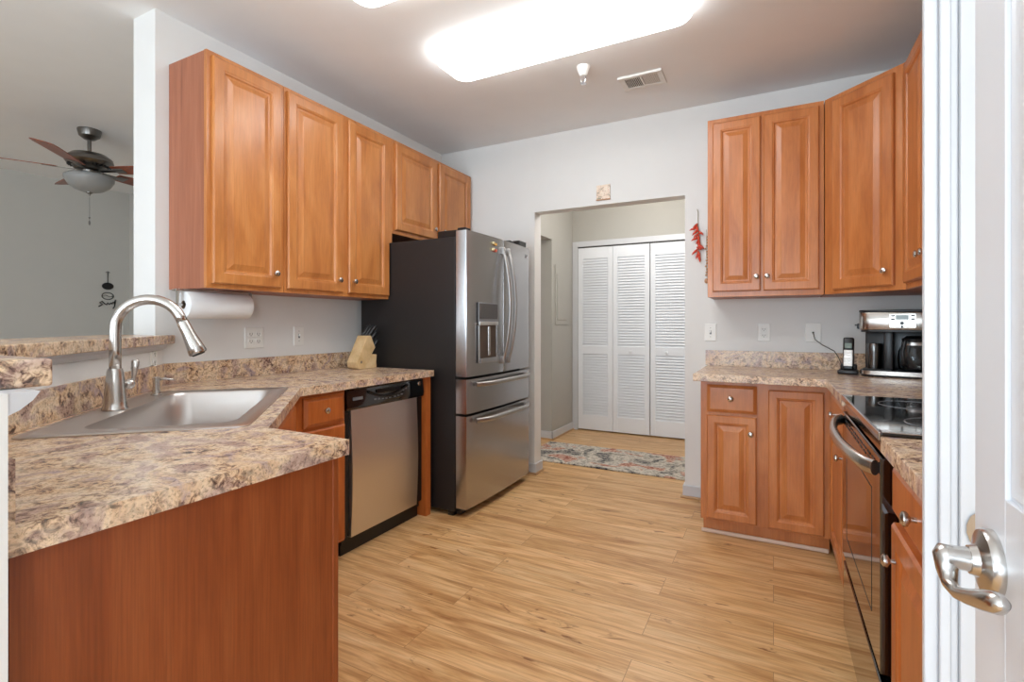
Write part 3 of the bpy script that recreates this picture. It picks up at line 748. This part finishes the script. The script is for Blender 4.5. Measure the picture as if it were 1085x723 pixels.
plate('wall_outlet', 'wide white double outlet plate on the left wall below the paper towels', 'outlet', (XL+.0005, 1.842, 1.128), 90, .116, .118, 'outlet', 2)
plate('light_switch', 'narrow white switch plate on the left wall, between double outlet and knife block', 'switch', (XL+.0005, 2.142, 1.132), 90, .074, .118, 'toggle')
plate('light_switch', 'white switch plate nearest the hall opening, above the right backsplash', 'switch', (-.380, YB-.0005, 1.149), 0, .074, .118, 'toggle')
plate('wall_outlet', 'white outlet plate in the middle of the three above the right backsplash', 'outlet', (-.055, YB-.0005, 1.151), 0, .074, .118, 'outlet')
plate('phone_jack', 'white phone jack plate with a cord plugged in, beside the cordless phone', 'phone jack', (.220, YB-.0005, 1.152), 0, .086, .120, 'jack')
t = plate('wall_outlet', 'white outlet plate lying sideways on the knee wall behind the faucet', 'outlet', (-2.520, 1.2755, 1.048), 135, .074, .060, 'outlet')

# cordless phone
t = thing('cordless_phone', 'black and silver cordless phone upright in its charger, left of the coffee maker', 'phone', (.372, 3.36, RC+.0005), -12)
t.scale = (1.08, 1.08, 1.12)
PM = Matrix.Rotation(math.radians(12), 4, 'Z') @ Matrix.Translation((-.372, -3.36, -(RC+.0005)))
P = [(.220, YB-.018, 1.152), (.228, YB-.030, 1.11), (.27, YB-.035, 1.075), (.33, YB-.036, 1.04), (.35, YB-.06, 1.00), (.362, YB-.13, .955), (.368, YB-.25, .938)]
P = [Vector([c/k_ for c, k_ in zip(PM @ Vector(p_), (1.08, 1.08, 1.12))]) for p_ in P]
obj('cord', MB().tube(P, .0022, 8), 'dark', t, 'all')['label'] = 'thin dark cord drooping from the wall jack'
obj('charger', MB().box(-.045, .045, -.045, .045, 0, .022, .008).box(-.036, .036, .0, .04, .015, .05, .008), 'black', t, True)
TR = Matrix.Translation((0, -.012, .02)) @ Matrix.Rotation(math.radians(-12), 4, 'X')
hs = obj('handset', MB().box(-.024, .024, -.014, .014, 0, .165, .009, 3, TR), 'black', t, True)
obj('keypad_face', MB().box(-.020, .020, -.0152, -.012, .018, .100, .003, 2, TR), 'steel', hs)
obj('screen', MB().box(-.016, .016, -.0158, -.012, .108, .135, .002, 2, TR), 'screen', hs)
for r0 in range(5):
    for c0 in range(3):
        obj('key', MB().box(-.0165+c0*.0118, -.0075+c0*.0118, -.0170, -.0150, .024+r0*.0145, .033+r0*.0145, .001, 1, TR), 'white', hs)

# coffee maker
t = thing('coffee_maker', 'steel and black two-sided coffee maker with glass carafe in the right corner', 'coffee maker', (.600, 3.34, RC+.0005), -14)
t.scale = (1, 1, 1.06)
hw_ = .165
obj('base', MB().prism(rrect(-hw_, hw_, -.125, .125, .05), .002, .032, .003), 'black', t, True)
obj('base_band', MB().prism(rrect(-hw_-.003, hw_+.003, -.128, .128, .053), .010, .030, .0), 'coffee_steel', t, True)
obj('drip_tray', MB().box(-.155, -.03, -.11, .03, .032, .037, .003), 'black', t)
obj('column', MB().box(-.155, .155, .020, .122, .03, .26, .01).box(-.062, -.022, -.085, .04, .03, .26, .006), 'black', t, True)
obj('head', MB().prism(rrect(-hw_-.005, hw_+.005, -.130, .130, .05), .235, .322, .004), 'coffee_steel', t, True)
obj('lid', MB().prism(rrect(-hw_-.007, hw_+.007, -.132, .132, .052), .322, .335, .004), 'black', t, True)
obj('head_underside', MB().prism(rrect(-hw_+.002, hw_-.002, -.122, .122, .045), .224, .235, .002), 'black', t, True)
cp = obj('control_face', MB().box(-.035, .075, -.134, -.129, .245, .315, .002), 'coffee_steel', t)
obj('display', MB().box(-.008, .045, -.1365, -.133, .285, .308, .001), 'screen', cp)
for dx, dz in ((-.028, .300), (-.028, .284), (.054, .300), (.054, .284)): obj('button', MB().box(dx, dx+.016, -.137, -.133, dz, dz+.008, .001), 'black', cp)
obj('dial', MB().lathe([(.009, 0), (.008, .006), (0, .006)], 16, Matrix.Translation((.018, -.133, .268)) @ RX), 'black', cp, True)
obj('dial', MB().lathe([(.006, 0), (.005, .005), (0, .005)], 16, Matrix.Translation((.018, -.133, .252)) @ RX), 'black', cp, True)
obj('side_latch', MB().box(-.184, -.150, -.06, -.02, .238, .268, .006).box(-.195, -.180, -.05, -.03, .255, .262, .002), 'black', t)
ca = obj('carafe', MB().lathe([(0, .036), (.055, .036), (.066, .05), (.070, .09), (.066, .13), (.050, .165), (.047, .180), (.044, .180), (.047, .163), (.062, .13), (.066, .09), (.062, .052), (.052, .040), (0, .040)], 32, Matrix.Translation((.062, -.045, 0))), 'glass', t, True)
obj('carafe_lid', MB().lathe([(.050, .178), (.052, .19), (.03, .205), (0, .206)], 24, Matrix.Translation((.062, -.045, 0))), 'black', ca, True)
obj('carafe_handle', MB().tube([(.062+.045*-.6, -.045-.04, .178), (.03, -.125, .175), (.020, -.140, .13), (.026, -.125, .07), (.035, -.10, .06)], .009, 12), 'black', ca, True)
obj('carafe_band', MB().lathe([(.051, .160), (.053, .160), (.051, .174), (.049, .174)], 28, Matrix.Translation((.062, -.045, 0))), 'steel', ca, True)
obj('travel_mug', MB().lathe([(0, .038), (.030, .038), (.036, .12), (.037, .15), (.034, .165), (0, .167)], 24, Matrix.Translation((-.108, -.03, 0))), 'steel_dark', t, True)

# ------------------------------------------------------------------ wall ornaments
t = thing('chili_ornament', 'string of red chili peppers hanging on the wall beside the right cabinets', 'ornament', (-.459, YB-.006, 1.996), 0)
obj('hanging_string', MB().tube([(-.006, .0, 0), (0, -.004, -.02), (0, -.012, -.14), (.004, -.012, -.30)], .002, 6), 'stem', t)
rr = random.Random(3)
for i in range(17):
    z = -.10-.215*i/16; a = rr.uniform(-1.25, 1.25); L_ = rr.uniform(.038, .055)
    d = Vector((math.sin(a), -.25, -math.cos(a)*.9)).normalized(); p0 = Vector((rr.uniform(-.012, .012), -.014, z))
    obj('chili', MB().tube([p0, p0+d*L_*.35+Vector((0, 0, -.002)), p0+d*L_*.75, p0+d*L_+Vector((0, 0, -.004))], [.004, .0088, .0065, .001], 8), 'chili', t, 'all')
t = thing('bead_string', 'thin tan string of beads hanging tight beside the right wall cabinet', 'ornament', (-.405, YB-.008, 1.80), 0)
b = MB(); 
for i in range(14): b.sphere((rr.uniform(-.006, .006), -.006, -.02*i), .007, seg=8)
obj('beads', b, 'tan', t, 'all'); obj('string', MB().tube([(0, -.006, .05), (0, -.006, -.27)], .0015, 6), 'stem', t)
obj('charm', MB().sphere((0, -.008, -.30), .014, (1, .6, 1.3), 10), 'tan', t, 'all')
t = thing('tile_plaque', 'small square decorative tile mounted over the hall opening', 'plaque', (-1.132, YB-.0005, 2.196), 0)
obj('tile', MB().box(-.053, .053, -.010, 0, -.055, .055, .003), 'tile', t)
obj('ledge', MB().box(-.055, .055, -.014, 0, -.060, -.052, .002), 'tan', t)
# ------------------------------------------------------------------ ceiling things
def fixture(y0, y1, label):
    x0, x1 = -1.665, -.330; cx_, cy_ = (x0+x1)/2, (y0+y1)/2; hx, hy = (x1-x0)/2, (y1-y0)/2
    t = thing('ceiling_light', label, 'light', (cx_, cy_, ZC), 0, 'fluorescent ceiling lights')
    obj('housing', MB().prism(rrect(-hx+.04, hx-.04, -hy+.04, hy-.04, .03), -.02, -.0005), 'cloth_tape', t)
    b = MB(); prev = None
    for ins, z, r in ((.020, -.018, .06), (.004, -.024, .07), (0, -.036, .075), (.004, -.052, .075), (.016, -.068, .07), (.036, -.080, .06), (.07, -.087, .05), (.12, -.090, .03)):
        vs = [b.bm.verts.new((x, y, z)) for x, y in rrect(-hx+ins, hx-ins, -hy+ins, hy-ins, r, 6)]
        if prev:
            for i in range(len(vs)): b.bm.faces.new((prev[i], prev[(i+1) % len(vs)], vs[(i+1) % len(vs)], vs[i]))
        else: b.bm.faces.new(vs)
        prev = vs
    b.bm.faces.new(prev); bmesh.ops.recalc_face_normals(b.bm, faces=b.bm.faces[:])
    obj('diffuser', b, 'lamp', t, 'all'); return t
fixture(2.208, 2.530, 'long lit fluorescent ceiling light with rounded corners, over the kitchen aisle')
fixture(1.425, 1.748, 'lit fluorescent ceiling light of which only one corner shows at the top edge')
t = thing('ceiling_vent', 'small white slatted air vent in the ceiling', 'vent', (-.715, 3.11, ZC-.0005), 0)
b = MB(); X0, X1, Y0, Y1 = -.130, .130, -.095, .095
b.box(X0, X1, Y0, Y0+.035, -.008, 0, .002).box(X0, X1, Y1-.035, Y1, -.008, 0, .002).box(X0, X0+.03, Y0+.035, Y1-.035, -.008, 0, .002).box(X1-.03, X1, Y0+.035, Y1-.035, -.008, 0, .002).box(-.006, .006, Y0+.035, Y1-.035, -.008, 0)
b.box(X0, X1, Y0-.004, Y0+.004, -.014, 0, .002)
obj('frame', b, 'white', t)
obj('duct', MB().box(X0+.025, X1-.025, Y0+.03, Y1-.03, -.0025, -.0005), 'dark', t)
for sgn in (-1, 1):
    for i in range(9):
        x = sgn*(.014+i*.0105); R_ = Matrix.Translation((x, 0, -.006)) @ Matrix.Rotation(math.radians(38*-sgn), 4, 'Y')
        obj('slat', MB().box(-.0045, .0045, Y0+.036, Y1-.036, -.0006, .0006, mat=R_), 'white', t)
t = thing('fire_sprinkler', 'white ceiling fire sprinkler head beside the air vent', 'sprinkler', (-.985, 2.79, ZC-.0005), 0)
obj('escutcheon', MB().lathe([(.040, 0), (.040, -.004), (.034, -.02), (.022, -.052), (.014, -.056), (0, -.056)], 24), 'white', t, True)
obj('frame_arms', MB().tube([(.012, 0, -.055), (.015, 0, -.075), (.004, 0, -.095)], .003, 8).tube([(-.012, 0, -.055), (-.015, 0, -.075), (-.004, 0, -.095)], .003, 8).tube([(0, 0, -.055), (0, 0, -.095)], .003, 8), 'chrome', t)
obj('deflector', MB().lathe([(.0, -.094), (.016, -.095), (.017, -.098), (0, -.099)], 16), 'chrome', t)

# ------------------------------------------------------------------ closet
cy = 5.462
def louver_door(x0, x1, knobx=None):
    W_ = x1-x0; t = MB()
    st = .052; th_ = .028
    t.box(0, st, 0, th_, .015, 2.07, .002).box(W_-st, W_, 0, th_, .015, 2.07, .002)
    for z0, z1 in ((.015, .175), (.870, .955), (1.945, 2.07)): t.box(st, W_-st, .001, th_-.001, z0, z1)
    o = None
    for z0, z1 in ((.175, .870), (.955, 1.945)):
        n = int((z1-z0)/.030); s_ = (z1-z0)/n
        for i in range(n):
            t.box(-(W_-2*st)/2, (W_-2*st)/2, -.0035, .0035, -.0185, .0185, mat=Matrix.Translation((W_/2, th_/2, z0+s_*(i+.5))) @ Matrix.Rotation(math.radians(-32), 4, 'X'))
    return t
t = bpy.data.objects.new('door_2', None); C.objects.link(t); t.location = (-1.985, cy-.03, 0); t['kind'] = 'structure'
t['label'] = 'white louvered bifold closet doors at the end of the hall'; t['category'] = 'door'
for i in range(4):
    x0 = .004+i*.4055+(.004 if i > 1 else 0)
    o = obj('louver_panel', louver_door(0, .401), 'closet', t, False, (x0, (0, .0, .006, .006)[i], 0))
    if i in (1, 2): obj('knob', MB().lathe([(.007, 0), (.007, .012), (.017, .018), (.017, .026), (.008, .032), (0, .032)], 16, Matrix.Translation(((.20 if i == 1 else .17), 0, .905)) @ RX), 'closet', o, True)
obj('door_track', MB().box(.002, 1.62, .0, .03, 2.073, 2.084), 'dark', t)
# rug
tag(obj('rug', MB().box(-2.02, -.15, 4.03, 4.715, .0005, .012, .003), 'rug'), 'patterned runner rug in cream, navy and rust on the hall floor', 'rug')
# electric panel cover
t = thing('breaker_panel', 'flat white breaker panel cover on the hall side wall', 'electrical panel', (-2.05+.0005, 5.08, 1.52), 90)
obj('cover', MB().box(-.175, .175, -.010, 0, -.32, .32, .003), 'wall_hall', t); obj('panel_door', MB().box(-.13, .13, -.017, -.010, -.27, .22, .003), 'wall_hall', t)

# ------------------------------------------------------------------ ceiling fan in the living room
t = thing('ceiling_fan', 'brushed nickel ceiling fan with brown blades and glass bowl light', 'ceiling fan', (-4.70, 1.93, ZC), 0)
obj('canopy', MB().lathe([(.075, 0), (.075, -.01), (.066, -.05), (.035, -.075), (.018, -.080), (0, -.08)], 28), 'nickel_fan', t, True)
obj('downrod', MB().tube([(0, 0, -.07), (0, 0, -.20)], .013, 14), 'nickel_fan', t, True)
obj('motor', MB().lathe([(0, -.175), (.05, -.178), (.11, -.192), (.146, -.222), (.152, -.250), (.138, -.272), (.105, -.285), (.09, -.31), (.055, -.318), (.05, -.36), (0, -.36)], 36), 'nickel_fan', t, True)
b = MB()
for i in range(30):
    a = 2*PI*i/30; b.box(.108, .134, -.003, .003, -.287, -.277, mat=Matrix.Rotation(a, 4, 'Z'))
obj('motor_vents', b, 'black', t)
for i in range(5):
    a = math.radians(28+72*i); R_ = Matrix.Rotation(a, 4, 'Z') @ Matrix.Translation((0, 0, -.315)) @ Matrix.Rotation(math.radians(-13), 4, 'X')
    bl = obj('blade', MB().prism([(.19, -.052), (.30, -.062), (.60, -.072), (.655, -.066), (.668, -.03), (.668, .03), (.655, .066), (.60, .072), (.30, .062), (.19, .052)], 0, .006, .0015, R_), 'blade', t)
    obj('blade_arm', MB().box(.085, .23, -.020, .020, -.006, -.0005, .002, mat=R_).box(.20, .27, -.034, .034, -.005, -.0005, .002, mat=R_), 'nickel_fan', bl)
obj('glass_bowl', MB().lathe([(.055, -.345), (.13, -.350), (.156, -.366), (.154, -.392), (.128, -.435), (.088, -.466), (.036, -.482), (0, -.484)], 36), 'frost', t, 'all')
obj('finial', MB().lathe([(.024, -.478), (.022, -.488), (.008, -.498), (.004, -.512), (0, -.512)], 16), 'nickel_fan', t, True)
obj('pull_chain', MB().tube([(0, 0, -.51), (.002, 0, -.60), (0, 0, -.70)], .002, 6).sphere((0, 0, -.68), .007, seg=8).sphere((0, 0, -.72), .012, (.6, .6, 1.6), 8), 'nickel_fan', t)

# word ornament on the far living room wall (facing +x): a hanging oval sign, ring and script word
t = thing('hanging_sign', 'small black metal sign with oval, ring and script word on living room wall', 'sign', (-6.598, 2.876, 1.745), 90)
obj('hanger', MB().tube([(0, -.006, .04), (0, -.006, -.085)], .004, 6).tube([(-.02, -.006, .035), (0, -.006, .05), (.02, -.006, .035)], .003, 6), 'black', t)
obj('oval_plate', MB().lathe([(.055, 0), (.055, .008), (0, .008)], 24, Matrix.Translation((0, -.002, -.115)) @ Matrix.Diagonal((1.0, 1, .72, 1)) @ RX), 'black', t)
obj('ring', MB().tube([(.055*math.cos(2*PI*i/24), -.006, -.225+.038*math.sin(2*PI*i/24)) for i in range(24)], .004, 6, closed=True).tube([(-.055, -.006, -.225), (-.02, -.006, -.215), (.02, -.006, -.235), (.055, -.006, -.225)], .003, 6), 'black', t)
pts = [(-.085, -.345), (-.05, -.32), (-.075, -.30), (-.055, -.285), (-.03, -.31), (-.01, -.325), (0, -.30), (.015, -.32), (.03, -.30), (.04, -.315), (.05, -.29), (.062, -.305), (.075, -.265), (.065, -.34), (.05, -.365)]
obj('script_word', MB().tube([(x, -.006, z) for x, z in pts], .006, 6), 'black', t)
plate('wall_outlet', 'white outlet plate low on the grey living room wall behind the faucet', 'outlet', (-6.5995, 2.99, 1.13), 90, .075, .12, 'outlet')

# ------------------------------------------------------------------ near white door with lever
t = bpy.data.objects.new('door_1', None); C.objects.link(t); t.location = (.198, .73, 0); t['kind'] = 'structure'
t.rotation_euler = (0, 0, math.radians(-90)); t['label'] = 'white panelled door standing open at the right edge'; t['category'] = 'door'
# local x: from latch edge toward the camera, local -y: toward the kitchen
obj('slab', MB().box(0, .76, .0045, .035, .01, 2.05, .003), 'doorwhite', t)
b = MB(); Ts = .0
def rail(x0, x1, z0, z1): b.box(x0, x1, 0, .005, z0, z1, .0012)
rail(0, .082, .01, 2.05); rail(.678, .76, .01, 2.05); rail(.34, .42, .01, 2.05)
for z0, z1 in ((.01, .22), (.86, 1.035), (1.70, 1.76), (1.96, 2.05)): rail(.082, .34, z0, z1); rail(.42, .678, z0, z1)
obj('stiles', b, 'doorwhite', t)
for x0, x1 in ((.082, .34), (.42, .678)):
    for z0, z1 in ((.22, .86), (1.035, 1.70), (1.76, 1.96)):
        obj('raised_panel', MB().panel(x0+.001, x1-.001, z0+.001, z1-.001, .0050, [(0, 0), (.004, .002), (.010, .0008), (.018, .0008), (.034, .0045), (.036, .0045)]), 'doorwhite', t)
h = obj('rosette', MB().lathe([(.033, 0), (.0335, .006), (.031, .010), (.022, .012), (.016, .014), (.014, .020)], 36, Matrix.Translation((.055, 0, .962)) @ RX), 'nickel', t, True)
hp = []
obj('neck', MB().tube([(.055, -.010, .962), (.055, -.032, .962), (.055, -.038, .962)], [.0125, .0115, .011], 20), 'nickel', h, True)
P = [(.050, -.035, .970), (.054, -.037, .962), (.058, -.038, .948), (.068, -.038, .938), (.090, -.037, .939), (.115, -.035, .948), (.140, -.032, .958), (.162, -.030, .967), (.174, -.029, .972)]
obj('lever', MB().tube(P, [.009, .0120, .0090, .0065, .0060, .0075, .0092, .0092, .005], 18, 1.0), 'nickel', h, 'all')
sp = obj('strike_plate', MB().prism([(0, -.028), (.0, .028), (-.008, .026), (-.016, .018), (-.020, .006), (-.020, -.006), (-.016, -.018), (-.008, -.026)], 0, .002, 0, Matrix.Translation((.262, .9265, .915)) @ RX), 'nickel')
sp['kind'] = 'structure'; sp.name = 'trim_7'; sp['label'] = 'nickel strike plate on the white casing'; sp['category'] = 'strike plate'

# added ceiling lamp, out of view, to brighten the hall
t = thing('ceiling_light', 'added unseen ceiling light that brightens the hall, above the rug', 'light', (-1.0, 4.45, ZC-.0005), 0, None)
obj('dome', MB().lathe([(.13, 0), (.13, -.015), (.11, -.05), (.06, -.075), (0, -.082)], 28), M['white'], t, 'all')
l = bpy.data.lights.new('hall_fill', 'POINT'); l.energy = HALL_W; l.shadow_soft_size = .12; l.color = (1, .97, .92)
lo = bpy.data.objects.new('hall_fill', l); C.objects.link(lo); lo.location = (-1.0, 4.45, ZC-.25)
